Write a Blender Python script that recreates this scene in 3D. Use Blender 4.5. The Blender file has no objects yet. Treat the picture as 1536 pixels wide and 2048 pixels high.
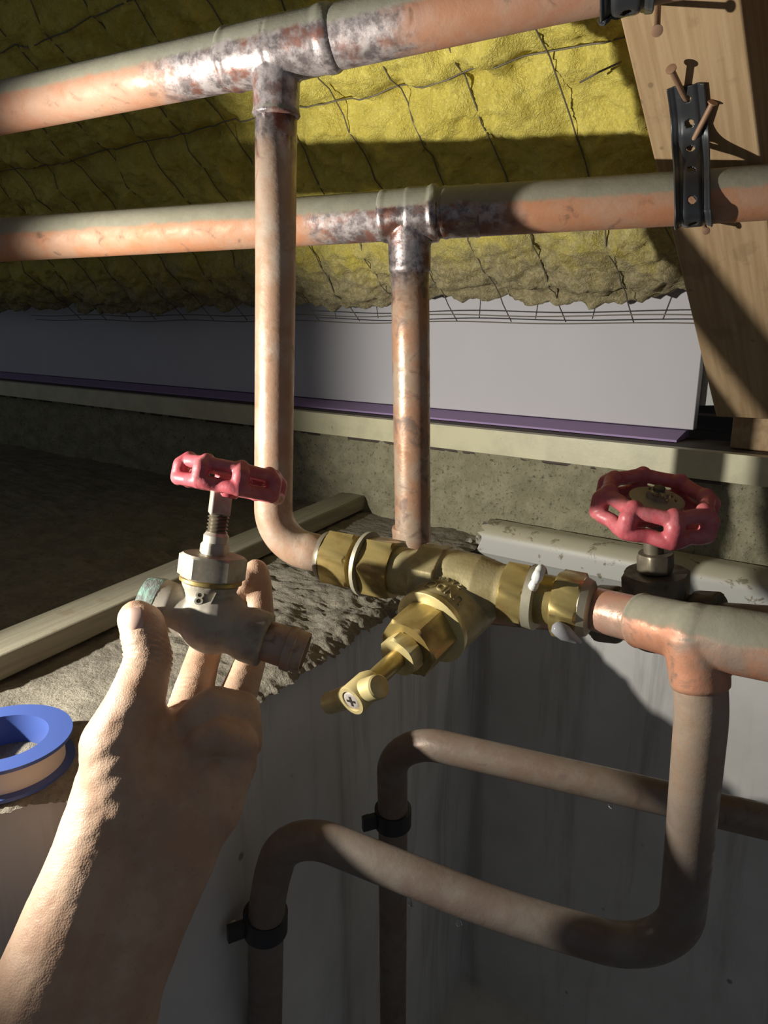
import bpy, bmesh, math, random
import numpy as np
from mathutils import Vector, Matrix, noise
random.seed(4)
SC = bpy.context.scene
COL = SC.collection
V = Vector

# ------------------------------------------------------------------ camera
CAM = V((0, 0, 1.5))
PITCH, ROLL, FPX, W, H = math.radians(14), math.radians(0.5), 1500.0, 1536, 2048
FW = V((0, math.cos(PITCH), -math.sin(PITCH)))
_r0 = V((1, 0, 0)); _u0 = _r0.cross(FW)
RT = math.cos(ROLL) * _r0 + math.sin(ROLL) * _u0
UP = RT.cross(FW)
cd = bpy.data.cameras.new('camera'); cam = bpy.data.objects.new('camera', cd); COL.objects.link(cam)
cd.sensor_width = 36; cd.lens = 36 * FPX / 2048; cd.clip_start = 0.01; cd.clip_end = 50
cam.matrix_world = Matrix(((RT.x, UP.x, -FW.x, CAM.x), (RT.y, UP.y, -FW.y, CAM.y), (RT.z, UP.z, -FW.z, CAM.z), (0, 0, 0, 1)))
SC.camera = cam

# ------------------------------------------------------------------ light
wd = bpy.data.worlds.new('world'); SC.world = wd; wd.use_nodes = True
wd.node_tree.nodes['Background'].inputs[0].default_value = (0.70, 0.78, 0.90, 1)
wd.node_tree.nodes['Background'].inputs[1].default_value = 0.115
LAMP = CAM + V((-0.40, 0.273, -0.060))
_az, _el = math.radians(19), math.radians(1)
LAIM = LAMP + V((math.cos(_az) * math.cos(_el), math.sin(_az) * math.cos(_el), math.sin(_el)))
ld = bpy.data.lights.new('torch', 'SPOT'); lamp = bpy.data.objects.new('torch', ld); COL.objects.link(lamp)
ld.energy = 16; ld.color = (1.0, 0.96, 0.87); ld.shadow_soft_size = 0.006
ld.spot_size = math.radians(98); ld.spot_blend = 0.48
lamp.location = LAMP
lamp.rotation_euler = (LAIM - LAMP).to_track_quat('-Z', 'Y').to_euler()
SC.view_settings.view_transform = 'Standard'; SC.view_settings.look = 'None'
SC.view_settings.gamma = 1; SC.view_settings.use_curve_mapping = False
SC.view_settings.exposure = 0.0

# ------------------------------------------------------------------ measuring helpers
def P(x, y, d):
    return CAM + RT * ((x - W / 2) / FPX * d) - UP * ((y - H / 2) / FPX * d) + FW * d
def pr(p):
    q = p - CAM; d = q.dot(FW)
    return W / 2 + FPX * q.dot(RT) / d, H / 2 - FPX * q.dot(UP) / d, d
def on(x, y, p0, n):
    d = P(x, y, 1) - CAM
    return CAM + d * ((p0 - CAM).dot(n) / d.dot(n))
def vpdir(x, y): return (P(x, y, 1) - CAM).normalized()
UD = vpdir(-1311, 635); UD.z = 0; UD.normalize()           # along the wall, to the left and away
ND = V((-UD.y, UD.x, 0)); ND = ND if ND.y > 0 else -ND      # into the wall
ZD = V((0, 0, 1))
RD = vpdir(1750, 2150)                                     # down the roof slope
RN = UD.cross(RD).normalized(); RN = RN if RN.z < 0 else -RN  # out of the roof, towards us
R0 = P(1340, 200, .427)                                     # a point on the rafter's face
RAIL0 = P(1375, 920, .655)                                 # a point on the rail's front

# ------------------------------------------------------------------ mesh building
def frame(z, x=None):
    z = V(z).normalized()
    x = V(x) if x is not None else (V((0, 0, 1)) if abs(z.z) < .9 else V((1, 0, 0)))
    x = (x - z * x.dot(z)).normalized()
    return x, z.cross(x), z
class MB:
    def __init__(s): s.v = []; s.f = []
    def add(s, vs, fs):
        o = len(s.v); s.v += [V(p) for p in vs]; s.f += [tuple(i + o for i in f) for f in fs]; return s
    def loft(s, rings, cap=True, closed=False):
        n = len(rings[0]); vs = [p for r in rings for p in r]; fs = []
        m = len(rings); rng = m if closed else m - 1
        for i in range(rng):
            a, b = i * n, ((i + 1) % m) * n
            for k in range(n):
                fs.append((a + k, a + (k + 1) % n, b + (k + 1) % n, b + k))
        if cap and not closed:
            fs.append(tuple(reversed(range(n)))); fs.append(tuple(range((m - 1) * n, m * n)))
        return s.add(vs, fs)
    def tube(s, pts, rad, seg=28, cap=True, closed=False):
        pts = [V(p) for p in pts]; m = len(pts)
        rads = rad if isinstance(rad, (list, tuple)) else [rad] * m
        rings = []; prev = None
        for i, p in enumerate(pts):
            if closed: t = pts[(i + 1) % m] - pts[i - 1]
            elif i == 0: t = pts[1] - p
            elif i == m - 1: t = p - pts[i - 1]
            else: t = (pts[i + 1] - p).normalized() + (p - pts[i - 1]).normalized()
            t.normalize()
            if prev is None: x, y, _ = frame(t)
            else:
                x = (prev - t * prev.dot(t)).normalized(); y = t.cross(x)
            prev = x
            rings.append([p + (x * math.cos(2 * math.pi * k / seg) + y * math.sin(2 * math.pi * k / seg)) * rads[i] for k in range(seg)])
        return s.loft(rings, cap, closed)
    def lathe(s, o, ax, prof, seg=36, x=None, phase=0.0, cap=True):
        x, y, z = frame(ax, x); o = V(o)
        rings = [[o + z * t + (x * math.cos(2 * math.pi * (k + phase) / seg) + y * math.sin(2 * math.pi * (k + phase) / seg)) * max(r, 1e-5) for k in range(seg)] for t, r in prof]
        return s.loft(rings, cap)
    def hexnut(s, o, ax, t0, t1, r, ch=.0012, x=None, phase=0.0):
        # six flats with chamfered, rounded corners at both ends
        x, y, z = frame(ax, x); o = V(o); n = 36
        def rr(k, lim):
            a = (2 * math.pi * k / n) % (math.pi / 3) - math.pi / 6
            return min(r * math.cos(math.pi / 6) / math.cos(a), lim)
        rings = []
        for t, lim in ((t0, r * .885), (t0 + ch, r), (t1 - ch, r), (t1, r * .885)):
            rings.append([o + z * t + (x * math.cos(2 * math.pi * k / n + phase) + y * math.sin(2 * math.pi * k / n + phase)) * rr(k, lim) for k in range(n)])
        return s.loft(rings)
    def box(s, o, a, b, c):
        o = V(o); a = V(a); b = V(b); c = V(c)
        vs = [o + a * i + b * j + c * k for i in (0, 1) for j in (0, 1) for k in (0, 1)]
        fs = [(0, 1, 3, 2), (4, 6, 7, 5), (0, 4, 5, 1), (2, 3, 7, 6), (0, 2, 6, 4), (1, 5, 7, 3)]
        if a.cross(b).dot(c) < 0: fs = [tuple(reversed(f)) for f in fs]
        return s.add(vs, fs)
    def ball(s, o, r, ax=None, sc=(1, 1, 1), seg=20, rn=12):
        x, y, z = frame(ax or (0, 0, 1)); o = V(o); rings = []
        for i in range(rn + 1):
            t = math.pi * i / rn; rr = max(math.sin(t), 1e-3)
            rings.append([o + (x * math.cos(2 * math.pi * k / seg) * rr * sc[0] + y * math.sin(2 * math.pi * k / seg) * rr * sc[1] - z * math.cos(t) * sc[2]) * r for k in range(seg)])
        return s.loft(rings)
    def caps(s, pts, rads, seg=18):
        # a tapered chain with round ends and joints
        pts = [V(p) for p in pts]
        for p, r in zip(pts, rads): s.ball(p, r, seg=seg, rn=10)
        for i in range(len(pts) - 1):
            s.tube([pts[i], pts[i + 1]], [rads[i], rads[i + 1]], seg)
        return s
    def grid(s, fn, nu, nv):
        vs = [fn(i / nu, j / nv) for i in range(nu + 1) for j in range(nv + 1)]
        fs = [(i * (nv + 1) + j, (i + 1) * (nv + 1) + j, (i + 1) * (nv + 1) + j + 1, i * (nv + 1) + j + 1) for i in range(nu) for j in range(nv)]
        return s.add(vs, fs)
    def build(s, name, mat, parent=None, ang=35, fix=True):
        me = bpy.data.meshes.new(name); me.from_pydata([tuple(p) for p in s.v], [], s.f)
        if fix:
            bm = bmesh.new(); bm.from_mesh(me); bmesh.ops.recalc_face_normals(bm, faces=bm.faces); bm.to_mesh(me); bm.free()
        me.polygons.foreach_set('use_smooth', [True] * len(me.polygons))
        if ang: me.set_sharp_from_angle(angle=math.radians(ang))
        me.materials.append(mat)
        return link(bpy.data.objects.new(name, me), parent)
def link(o, parent=None):
    COL.objects.link(o)
    if parent is not None:
        o.parent = parent
        # vertices are in world space: undo the Empty's offset once; mesh parts already sit at the origin
        if parent.type == 'EMPTY': o.matrix_parent_inverse = Matrix.Translation(-parent.location)
    return o
def thing(name, label, cat, loc, group=None):
    o = bpy.data.objects.new(name, None); o.location = loc; o.empty_display_size = .01; COL.objects.link(o)
    o['label'] = label; o['category'] = cat
    if group: o['group'] = group
    return o
def tag(o, label, cat, group=None):
    o['label'] = label; o['category'] = cat
    if group: o['group'] = group
    return o
def struct(o, label=None):
    o['kind'] = 'structure'
    if label: o['label'] = label
    return o
def bake(o):
    # replace an object's mesh by the result of its modifiers
    dg = bpy.context.evaluated_depsgraph_get(); dg.update()
    me = bpy.data.meshes.new_from_object(o.evaluated_get(dg)); me.name = o.name
    o.modifiers.clear(); o.data = me
    me.polygons.foreach_set('use_smooth', [True] * len(me.polygons))
    return o
def remesh(o, vox, smooth=4, fac=.5):
    m = o.modifiers.new('r', 'REMESH'); m.mode = 'VOXEL'; m.voxel_size = vox; m.use_smooth_shade = True
    if smooth:
        k = o.modifiers.new('s', 'SMOOTH'); k.iterations = smooth; k.factor = fac
    return bake(o)
def path(pts, rads, n=10):
    # polyline with rounded corners; rads[i] is the bend radius at inner point i
    pts = [V(p) for p in pts]; out = [pts[0]]
    for i in range(1, len(pts) - 1):
        a, b, c = pts[i - 1], pts[i], pts[i + 1]; r = rads[i - 1]
        d1 = (a - b).normalized(); d2 = (c - b).normalized()
        ang = d1.angle(d2); tl = min(r / math.tan(ang / 2), (a - b).length * .49, (c - b).length * .49)
        rr = tl * math.tan(ang / 2); cen = b + (d1 + d2).normalized() * (rr / math.sin(ang / 2))
        s0 = b + d1 * tl - cen; s1 = b + d2 * tl - cen; tot = s0.angle(s1)
        for k in range(n + 1):
            t = k / n
            out.append(cen + (s0 * math.sin((1 - t) * tot) + s1 * math.sin(t * tot)) / math.sin(tot))
    out.append(pts[-1]); return out
def fbm(p, sc, oc=4): return noise.fractal(V(p) * sc, 0.6, 2.1, oc)

# ------------------------------------------------------------------ materials
class Mat:
    def __init__(s, name, rough=.5, metal=0.0, color=(.5, .5, .5)):
        s.m = bpy.data.materials.new(name); s.m.use_nodes = True; s.nt = s.m.node_tree; s.n = s.nt.nodes
        s.b = s.n['Principled BSDF']; s.set('Roughness', rough); s.set('Metallic', metal); s.set('Base Color', (*color, 1))
        tc = s.n.new('ShaderNodeTexCoord'); s.co = tc.outputs['Object']
        s.geo = s.n.new('ShaderNodeNewGeometry')
    def set(s, k, v):
        if isinstance(v, bpy.types.NodeSocket): s.nt.links.new(v, s.b.inputs[k])
        else: s.b.inputs[k].default_value = v
        return s
    def lk(s, a, b):
        if isinstance(a, bpy.types.NodeSocket): s.nt.links.new(a, b)
        else: b.default_value = a
    def noise(s, scale, detail=4, rough=.6, dist=0.0, stretch=None):
        n = s.n.new('ShaderNodeTexNoise'); n.inputs['Scale'].default_value = scale; n.inputs['Detail'].default_value = detail
        n.inputs['Roughness'].default_value = rough; n.inputs['Distortion'].default_value = dist
        co = s.co
        if stretch:
            mp = s.n.new('ShaderNodeMapping'); mp.inputs['Scale'].default_value = stretch[:3]
            if len(stretch) > 3: mp.inputs['Rotation'].default_value = stretch[3]
            s.nt.links.new(co, mp.inputs[0]); co = mp.outputs[0]
        s.nt.links.new(co, n.inputs['Vector']); return n.outputs[0]
    def voro(s, scale, feat='F1'):
        n = s.n.new('ShaderNodeTexVoronoi'); n.feature = feat; n.inputs['Scale'].default_value = scale
        s.nt.links.new(s.co, n.inputs['Vector']); return n.outputs['Distance']
    def ramp(s, fac, lo, hi, a=0.0, b=1.0, smooth=True):
        n = s.n.new('ShaderNodeMapRange'); n.interpolation_type = 'SMOOTHSTEP' if smooth else 'LINEAR'
        s.lk(fac, n.inputs[0])
        for i, v in zip((1, 2, 3, 4), (lo, hi, a, b)): n.inputs[i].default_value = v
        return n.outputs[0]
    def math(s, op, a, b=0.0):
        n = s.n.new('ShaderNodeMath'); n.operation = op; s.lk(a, n.inputs[0]); s.lk(b, n.inputs[1]); return n.outputs[0]
    def mix(s, fac, a, b):
        n = s.n.new('ShaderNodeMix'); n.data_type = 'RGBA'; s.lk(fac, n.inputs[0])
        for v, i in ((a, 6), (b, 7)): s.lk((*v, 1) if isinstance(v, tuple) else v, n.inputs[i])
        return n.outputs[2]
    def dist(s, p):
        n = s.n.new('ShaderNodeVectorMath'); n.operation = 'DISTANCE'; s.nt.links.new(s.co, n.inputs[0]); n.inputs[1].default_value = p
        return n.outputs['Value']
    def along(s, o, d):
        # signed distance along a direction from a point
        a = s.n.new('ShaderNodeVectorMath'); a.operation = 'SUBTRACT'; s.nt.links.new(s.co, a.inputs[0]); a.inputs[1].default_value = o
        n = s.n.new('ShaderNodeVectorMath'); n.operation = 'DOT_PRODUCT'; s.nt.links.new(a.outputs[0], n.inputs[0]); n.inputs[1].default_value = d
        return n.outputs['Value']
    def nz(s):
        x = s.n.new('ShaderNodeSeparateXYZ'); s.nt.links.new(s.geo.outputs['Normal'], x.inputs[0]); return x.outputs[2]
    def bump(s, h, strength=.4, d=.001):
        n = s.n.new('ShaderNodeBump'); n.inputs['Strength'].default_value = strength; n.inputs['Distance'].default_value = d
        s.nt.links.new(h, n.inputs['Height']); s.set('Normal', n.outputs[0]); return s

def copper(name, base=(.50, .235, .13), pale=(.52, .34, .24), dark=(.15, .085, .06), dust=.0, tees=(), rough=.48, metal=.18, patina=(.5, .7), brown_from=None):
    m = Mat(name, rough, metal)
    big = m.noise(38, 5, .62); fine = m.noise(260, 4, .7); mid = m.noise(90, 4, .6, .6)
    c = m.mix(m.ramp(big, .38, .62), base, pale)
    c = m.mix(m.ramp(mid, patina[0], patina[1]), c, dark)
    c = m.mix(m.math('MULTIPLY', fine, .25), c, (.30, .17, .10))
    met = metal; ro = rough
    ro = m.ramp(mid, .3, .7, rough - .1, rough + .18)
    if tees:
        # burnt, tinned metal around the soldered joints
        for p, r in tees:
            dd = m.math('ADD', m.dist(p), m.math('MULTIPLY', m.math('SUBTRACT', mid, .5), .05))
            k = m.ramp(dd, r * .65, r, 1, 0)
            sil = m.mix(m.ramp(m.noise(150, 5, .7), .36, .62), (.18, .15, .15), (.50, .44, .43))
            sil = m.mix(m.ramp(m.noise(60, 4, .6), .5, .66), sil, (.26, .12, .09))
            c = m.mix(k, c, sil)
            ro = m.math('SUBTRACT', ro, m.math('MULTIPLY', k, .10))
            mt = m.math('ADD', metal, m.math('MULTIPLY', k, .45))
            met = mt
    if dust:
        z = m.math('ADD', m.nz(), m.math('MULTIPLY', m.math('SUBTRACT', m.noise(70, 5, .7), .5), .5))
        k = m.math('MULTIPLY', m.ramp(z, dust - .10, dust + .13), .94)
        c = m.mix(k, c, m.mix(m.noise(120, 4), (.20, .20, .145), (.34, .33, .25)))
        met = m.math('MULTIPLY', met, m.math('SUBTRACT', 1.0, k))
        ro = m.math('ADD', ro, m.math('MULTIPLY', k, .5))
    if brown_from:  # the copper turns darker brown further down from this point
        k = m.ramp(m.math('ADD', m.along(brown_from, (0, 0, -1)), m.math('MULTIPLY', m.math('SUBTRACT', big, .5), .06)), .035, .13)
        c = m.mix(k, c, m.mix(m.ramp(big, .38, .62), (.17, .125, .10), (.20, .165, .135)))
    m.set('Base Color', c); m.set('Metallic', met); m.set('Roughness', ro)
    m.bump(m.math('ADD', fine, mid), .25, .0006)
    return m

M = {}
TEE1 = P(553, 101, .385); TEE2 = P(818, 430, .472); TEE3 = P(1392, 1268, .322)
M['pipe_upper'] = copper('dusty_copper_main', rough=.6, metal=.06, base=(.46, .21, .12), pale=(.46, .27, .18), tees=((TEE1, .085),), dust=.12, patina=(.56, .78)).m
M['pipe_second'] = copper('dusty_copper_second', rough=.6, metal=.06, base=(.50, .22, .11), pale=(.48, .28, .18), tees=((TEE2, .075),), dust=.10, patina=(.58, .80)).m
M['riser'] = copper('oxidised_copper_riser', base=(.47, .29, .19), pale=(.52, .41, .32), dark=(.36, .20, .11), metal=.10, patina=(.54, .78), rough=.40, tees=((TEE1, .055),)).m
M['riser_mottled'] = copper('mottled_copper_riser', base=(.46, .25, .15), pale=(.44, .34, .25), dark=(.19, .13, .10), metal=.25, patina=(.48, .70), rough=.36, tees=((TEE2, .055),)).m
M['tee_metal'] = copper('burnt_tee', base=(.36, .29, .26), pale=(.46, .36, .32), dark=(.20, .14, .13), metal=.35, patina=(.48, .68), dust=.20, rough=.42, tees=((TEE1, .06), (TEE2, .05))).m
M['tee_copper'] = copper('dusty_tee_copper', base=(.60, .27, .16), pale=(.42, .31, .24), dark=(.16, .12, .10), metal=.3, patina=(.55, .75), dust=.30).m
M['fresh_copper'] = copper('scratched_copper', base=(.62, .33, .24), pale=(.60, .40, .30), metal=.45, patina=(.62, .8), rough=.3).m
M['drop'] = copper('drop_copper', base=(.36, .25, .17), pale=(.38, .30, .23), dark=(.42, .20, .10), metal=.15, patina=(.58, .75), rough=.42, brown_from=TEE3).m
M['old_copper'] = copper('old_brown_copper', base=(.20, .145, .11), pale=(.22, .185, .15), dark=(.13, .10, .085), metal=.2, patina=(.55, .8), rough=.38).m
M['stub_copper'] = copper('dull_copper_stub', base=(.42, .24, .17), pale=(.40, .31, .25), metal=.2, patina=(.5, .72), rough=.5).m
def brass(name, col=(.60, .43, .15), dark=(.26, .17, .05), rough=.38, metal=.55, cast=0.0):
    m = Mat(name, rough, metal)
    f = m.noise(500 if cast else 150, 3, .6); g = m.noise(70, 4, .6)
    m.set('Base Color', m.mix(m.ramp(g, .42, .72), col, dark))
    m.set('Roughness', m.ramp(g, .3, .7, rough - .08, rough + .15))
    m.bump(f, .35 if cast else .12, .0004 if cast else .0003); return m.m
M['brass_cast'] = brass('sandcast_brass', (.46, .385, .20), (.33, .26, .12), .50, .40, 1)
M['brass'] = brass('machined_brass', (.44, .34, .13), (.28, .19, .06), .34, .6)
M['brass_pale'] = brass('pale_brass', (.74, .62, .30), (.56, .44, .19), .36, .40)
M['brass_old'] = brass('tarnished_brass', (.20, .17, .12), (.10, .085, .06), .45, .45)
M['nut_steel'] = brass('dull_plated_metal', (.46, .42, .34), (.28, .24, .18), .45, .40)
M['valve_old'] = brass('dull_old_bronze', (.42, .38, .31), (.24, .21, .16), .65, .12)
M['white_metal'] = brass('plated_screw', (.62, .56, .50), (.48, .42, .36), .4, .4)
m = Mat('green_crust', .9); m.set('Base Color', m.mix(m.ramp(m.noise(180), .4, .62), (.20, .22, .20), (.25, .42, .34))); m.bump(m.noise(400), .6, .001); M['verdigris'] = m.m
m = Mat('olive_ring', .5, .4); m.set('Base Color', m.mix(m.noise(200), (.34, .31, .22), (.52, .48, .36))); M['ring'] = m.m
m = Mat('red_cast_paint', .42)
c = m.mix(m.ramp(m.noise(60, 5, .65), .4, .66), (.52, .10, .12), (.62, .19, .20))
c = m.mix(m.ramp(m.noise(130, 5, .7), .63, .70), c, (.30, .19, .10)); m.set('Base Color', c); m.bump(m.noise(160, 4), .35, .001); M['red'] = m.m
m = Mat('black_strap_enamel', .30, .15, (.045, .048, .053)); m.set('Roughness', m.ramp(m.noise(90), .3, .7, .22, .5)); M['strap'] = m.m
m = Mat('rusty_nail_steel', .6, .3); m.set('Base Color', m.mix(m.noise(300), (.28, .16, .10), (.42, .26, .16))); M['nail'] = m.m
# glass wool: yellow, browner and dirtier towards the eaves
INS0 = on(900, 290, R0 - RN * .060, RN)
m = Mat('glass_wool', 1.0)
n1 = m.noise(24, 6, .7, .8); n2 = m.noise(170, 5, .75, 1.2)
c = m.mix(m.ramp(n1, .32, .68), (.62, .51, .085), (.80, .68, .15))
c = m.mix(m.ramp(n2, .50, .72), c, (.84, .74, .22))
SE = (on(1100, 628, R0 - RN * .060, RN) - INS0).dot(RD)
dirt = m.ramp(m.math('ADD', m.along(INS0, RD), m.math('MULTIPLY', m.math('SUBTRACT', n1, .5), .22)), SE - .15, SE - .03)
c = m.mix(m.math('MULTIPLY', dirt, .90), c, m.mix(m.ramp(n2, .35, .65), (.20, .165, .10), (.42, .36, .23)))
m.set('Base Color', c); m.bump(m.math('ADD', n2, m.noise(420, 3, .7, 1.0)), .8, .003); M['wool'] = m.m
m = Mat('galvanised_wire', .55, .3, (.16, .14, .11)); M['wire'] = m.m
def timber(name, a, b, d, grain=(1, 1, 1), scale=60):
    m = Mat(name, .75); x, y, z = frame(d)
    g = m.n.new('ShaderNodeCombineXYZ')
    for i, (dd, k) in enumerate(((x, 1.0), (y, 1.0), (z, .06))):
        m.nt.links.new(m.math('MULTIPLY', m.along((0, 0, 0), dd), k), g.inputs[i])
    t = m.n.new('ShaderNodeTexNoise'); t.inputs['Scale'].default_value = scale * 4; t.inputs['Detail'].default_value = 5
    m.nt.links.new(g.outputs[0], t.inputs[0])
    c = m.mix(m.ramp(t.outputs[0], .3, .7), a, b)
    st = m.ramp(m.noise(34, 4, .6), .60, .70); c = m.mix(m.math('MULTIPLY', st, .28), c, (.16, .09, .045))
    sp = m.ramp(m.voro(46), .05, .10, 1, 0); c = m.mix(m.math('MULTIPLY', sp, .5), c, (.12, .07, .04))
    m.set('Base Color', c); m.bump(m.math('ADD', t.outputs[0], m.noise(500, 3)), .2, .0006); return m.m
M['rafter'] = timber('pine_rafter_wood', (.36, .235, .12), (.46, .32, .18), RD)
M['batten'] = timber('grey_batten_wood', (.30, .27, .19), (.40, .36, .26), V((.7, .6, 0)))
M['plate'] = timber('dark_plate_wood', (.055, .042, .034), (.09, .07, .055), UD)
m = Mat('beige_rail_paint', .42); c = m.mix(m.ramp(m.noise(30), .4, .65), (.60, .56, .37), (.52, .48, .32))
c = m.mix(m.ramp(m.noise(150, 5, .7), .66, .72), c, (.26, .22, .14)); m.set('Base Color', c); m.bump(m.noise(200), .12, .001); M['rail'] = m.m
m = Mat('lilac_white_foam', .7); c = m.mix(m.noise(14), (.50, .485, .51), (.55, .535, .555))
c = m.mix(m.ramp(m.voro(38), .03, .06, 1, 0), c, (.36, .34, .33)); m.set('Base Color', c); M['foam'] = m.m
M['foam_lilac'] = Mat('lilac_foam_edge', .7, 0, (.36, .25, .46)).m
m = Mat('grey_board', .8); m.set('Base Color', m.mix(m.ramp(m.noise(40), .5, .7), (.52, .53, .51), (.40, .40, .38))); M['grey_board'] = m.m
m = Mat('rough_mortar', 1.0); n1 = m.noise(46, 6, .7); n2 = m.noise(260, 5, .7)
c = m.mix(m.ramp(n1, .35, .65), (.25, .23, .145), (.34, .31, .205)); c = m.mix(m.ramp(n2, .54, .68), c, (.12, .10, .065))
m.set('Base Color', c); m.bump(m.math('ADD', n1, n2), .8, .003); M['mortar'] = m.m
m = Mat('brown_mortar', 1.0); n1 = m.noise(40, 6, .7); n2 = m.noise(240, 5, .7)
c = m.mix(m.ramp(n1, .35, .65), (.17, .15, .115), (.245, .22, .17)); c = m.mix(m.ramp(n2, .55, .72), c, (.10, .08, .06))
m.set('Base Color', c); m.bump(m.math('ADD', n1, n2), .8, .003); M['ledge'] = m.m
def concrete(name, a, b):
    m = Mat(name, .8); n1 = m.noise(9, 5, .6); st = m.noise(10, 5, .65, .4, (2.2, 2.2, .22)); sp = m.voro(20)
    c = m.mix(m.ramp(n1, .3, .7), a, b)
    c = m.mix(m.math('MULTIPLY', m.ramp(st, .50, .68), .55), c, (.30, .275, .25))
    c = m.mix(m.math('MULTIPLY', m.ramp(sp, .03, .07, 1, 0), .7), c, (.10, .09, .08))
    m.set('Base Color', c); m.bump(m.noise(150, 4), .15, .001); return m.m
M['wall_low'] = concrete('smooth_grey_render', (.56, .545, .52), (.66, .645, .62))
M['conduit'] = None
m = Mat('grimy_plastic', .45); n = m.noise(60, 5, .7, .5)
c = m.mix(m.ramp(m.nz(), .05, .5), (.46, .455, .42), (.40, .37, .27)); c = m.mix(m.ramp(n, .57, .64), c, (.20, .17, .11)); m.set('Base Color', c); M['conduit'] = m.m
m = Mat('plaster_crumb', .95); m.set('Base Color', m.mix(m.ramp(m.noise(120), .4, .6), (.12, .10, .075), (.40, .37, .30))); m.bump(m.noise(300), .6, .002); M['crumb'] = m.m
m = Mat('blue_plastic', .4, 0, (.05, .085, .27)); M['blue'] = m.m
m = Mat('white_tape', .6, 0, (.62, .55, .48)); M['tape'] = m.m
m = Mat('black_clip_plastic', .4, 0, (.02, .021, .025)); M['clip'] = m.m
m = Mat('skin', .48); n1 = m.noise(40, 4, .6); n2 = m.voro(1300); n3 = m.noise(420, 4, .7)
c = m.mix(m.ramp(n1, .35, .65), (.50, .31, .205), (.60, .41, .285)); c = m.mix(m.math('MULTIPLY', m.ramp(n3, .55, .75), .4), c, (.36, .20, .13))
m.set('Base Color', c); m.set('Subsurface Weight', .08); m.set('Subsurface Radius', (.004, .0015, .0008)); m.set('Subsurface Scale', 1.0)
m.bump(m.math('ADD', n2, n3), .22, .0005); M['skin'] = m.m
m = Mat('nail_plate', .3, 0, (.62, .42, .34)); M['fingernail'] = m.m
m = Mat('water', .05); m.set('Transmission Weight', 1.0); m.set('IOR', 1.33); m.set('Base Color', (.95, .96, 1, 1)); M['water'] = m.m
m = Mat('white_sealant', .3, 0, (.78, .78, .75)); M['sealant'] = m.m
m = Mat('swarf', .35, .5); m.set('Base Color', m.mix(m.ramp(m.noise(400), .4, .6), (.22, .16, .07), (.66, .52, .26))); M['swarf'] = m.m

# ------------------------------------------------------------------ structure
FLOOR = CAM.z - .80
LEDGE = CAM.z - .220
RAILB = RAIL0 + ND * .0
def wallpt(x, y, off=0.0): return on(x, y, RAIL0 + ND * off, ND)
def wl(u, z, off=0.0):      # wall coordinates: u metres to the left of RAIL0, z height, off into the wall
    q = RAIL0 + UD * u + ND * off; return V((q.x, q.y, z))
zt = wallpt(1100, 872).z
# rough masonry strip between rail and ledge
def f(a, b):
    p = wl(-.5 + 2.6 * a, LEDGE - .02 + (zt - .004 - LEDGE + .02) * b, .012)
    h = fbm(p, 26, 5) * .006 + fbm(p, 90, 3) * .0022
    h = min(h * min(1, (1 - b) * 5), .006)
    return p - ND * h
struct(MB().grid(f, 420, 26).build('wall_back', M['mortar'], ang=None), 'rough mortar strip under the beige rail')
# lower smooth wall, right of the ledge
def f(a, b):
    p = wl(-.6 + 1.1 * a, FLOOR + (LEDGE - FLOOR) * b, .016); return p - ND * fbm(p, 5, 3) * .002
struct(MB().grid(f, 40, 30).build('wall_right', M['wall_low'], ang=None), 'smooth grey lower wall behind the pipes')
# the ledge: top with a ragged edge, side face dropping to the floor
def ledp(x, y): return on(x, y, V((0, 0, LEDGE)), ZD)
EK = [ledp(786, 1200) + (ledp(786, 1200) - ledp(500, 1398)) * 1.7, ledp(786, 1200), ledp(500, 1398), ledp(420, 1452), ledp(330, 1490), ledp(120, 1590), ledp(-900, 1700)]
def edge(a):     # walk along the ledge's edge from the back wall to the left
    L = [(EK[i + 1] - EK[i]).length for i in range(len(EK) - 1)]; q = a * sum(L)
    for i, l in enumerate(L):
        if q <= l or i == len(L) - 1: return EK[i].lerp(EK[i + 1], min(q / l, 1.0))
        q -= l
def f(a, b):
    p = edge(a)
    rag = .006 * fbm(p, 40, 4) + .004 * fbm(p, 140, 3)
    t = 1.5 * b ** 2.6
    q = p + UD * (t + rag * math.exp(-t * 20) - .004)
    near = math.exp(-((p - EK[1]).length / .16) ** 2)
    h = .006 * fbm(q, 22, 5) + .0024 * fbm(q, 110, 3) - .010 * math.exp(-t * 160)
    h *= .25 + .75 * near
    return V((q.x, q.y, LEDGE + h))
struct(MB().grid(f, 460, 110).build('trim_1', M['ledge'], ang=None), 'brown mortar ledge top with a crumbling edge')
def f(a, b):
    p = edge(a) + UD * .006
    return V((p.x, p.y, FLOOR + (LEDGE - .004 - FLOOR) * b)) + UD * (fbm(p + ZD * b, 6, 3) * .002)
struct(MB().grid(f, 90, 20).build('wall_left', M['wall_low'], ang=None), 'smooth grey side of the ledge')
mb = MB(); mb.box(V((-2, -1, FLOOR - .05)), (4, 0, 0), (0, 3, 0), (0, 0, .05)); struct(mb.build('floor', M['wall_low']))
# roof deck above the insulation
q = INS0 - RN * .13 - RD * .9 - UD * 1.0
mb = MB(); mb.box(q, RD * 1.6, UD * 2.4, -RN * .02); struct(mb.build('ceiling', M['plate']))

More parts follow.
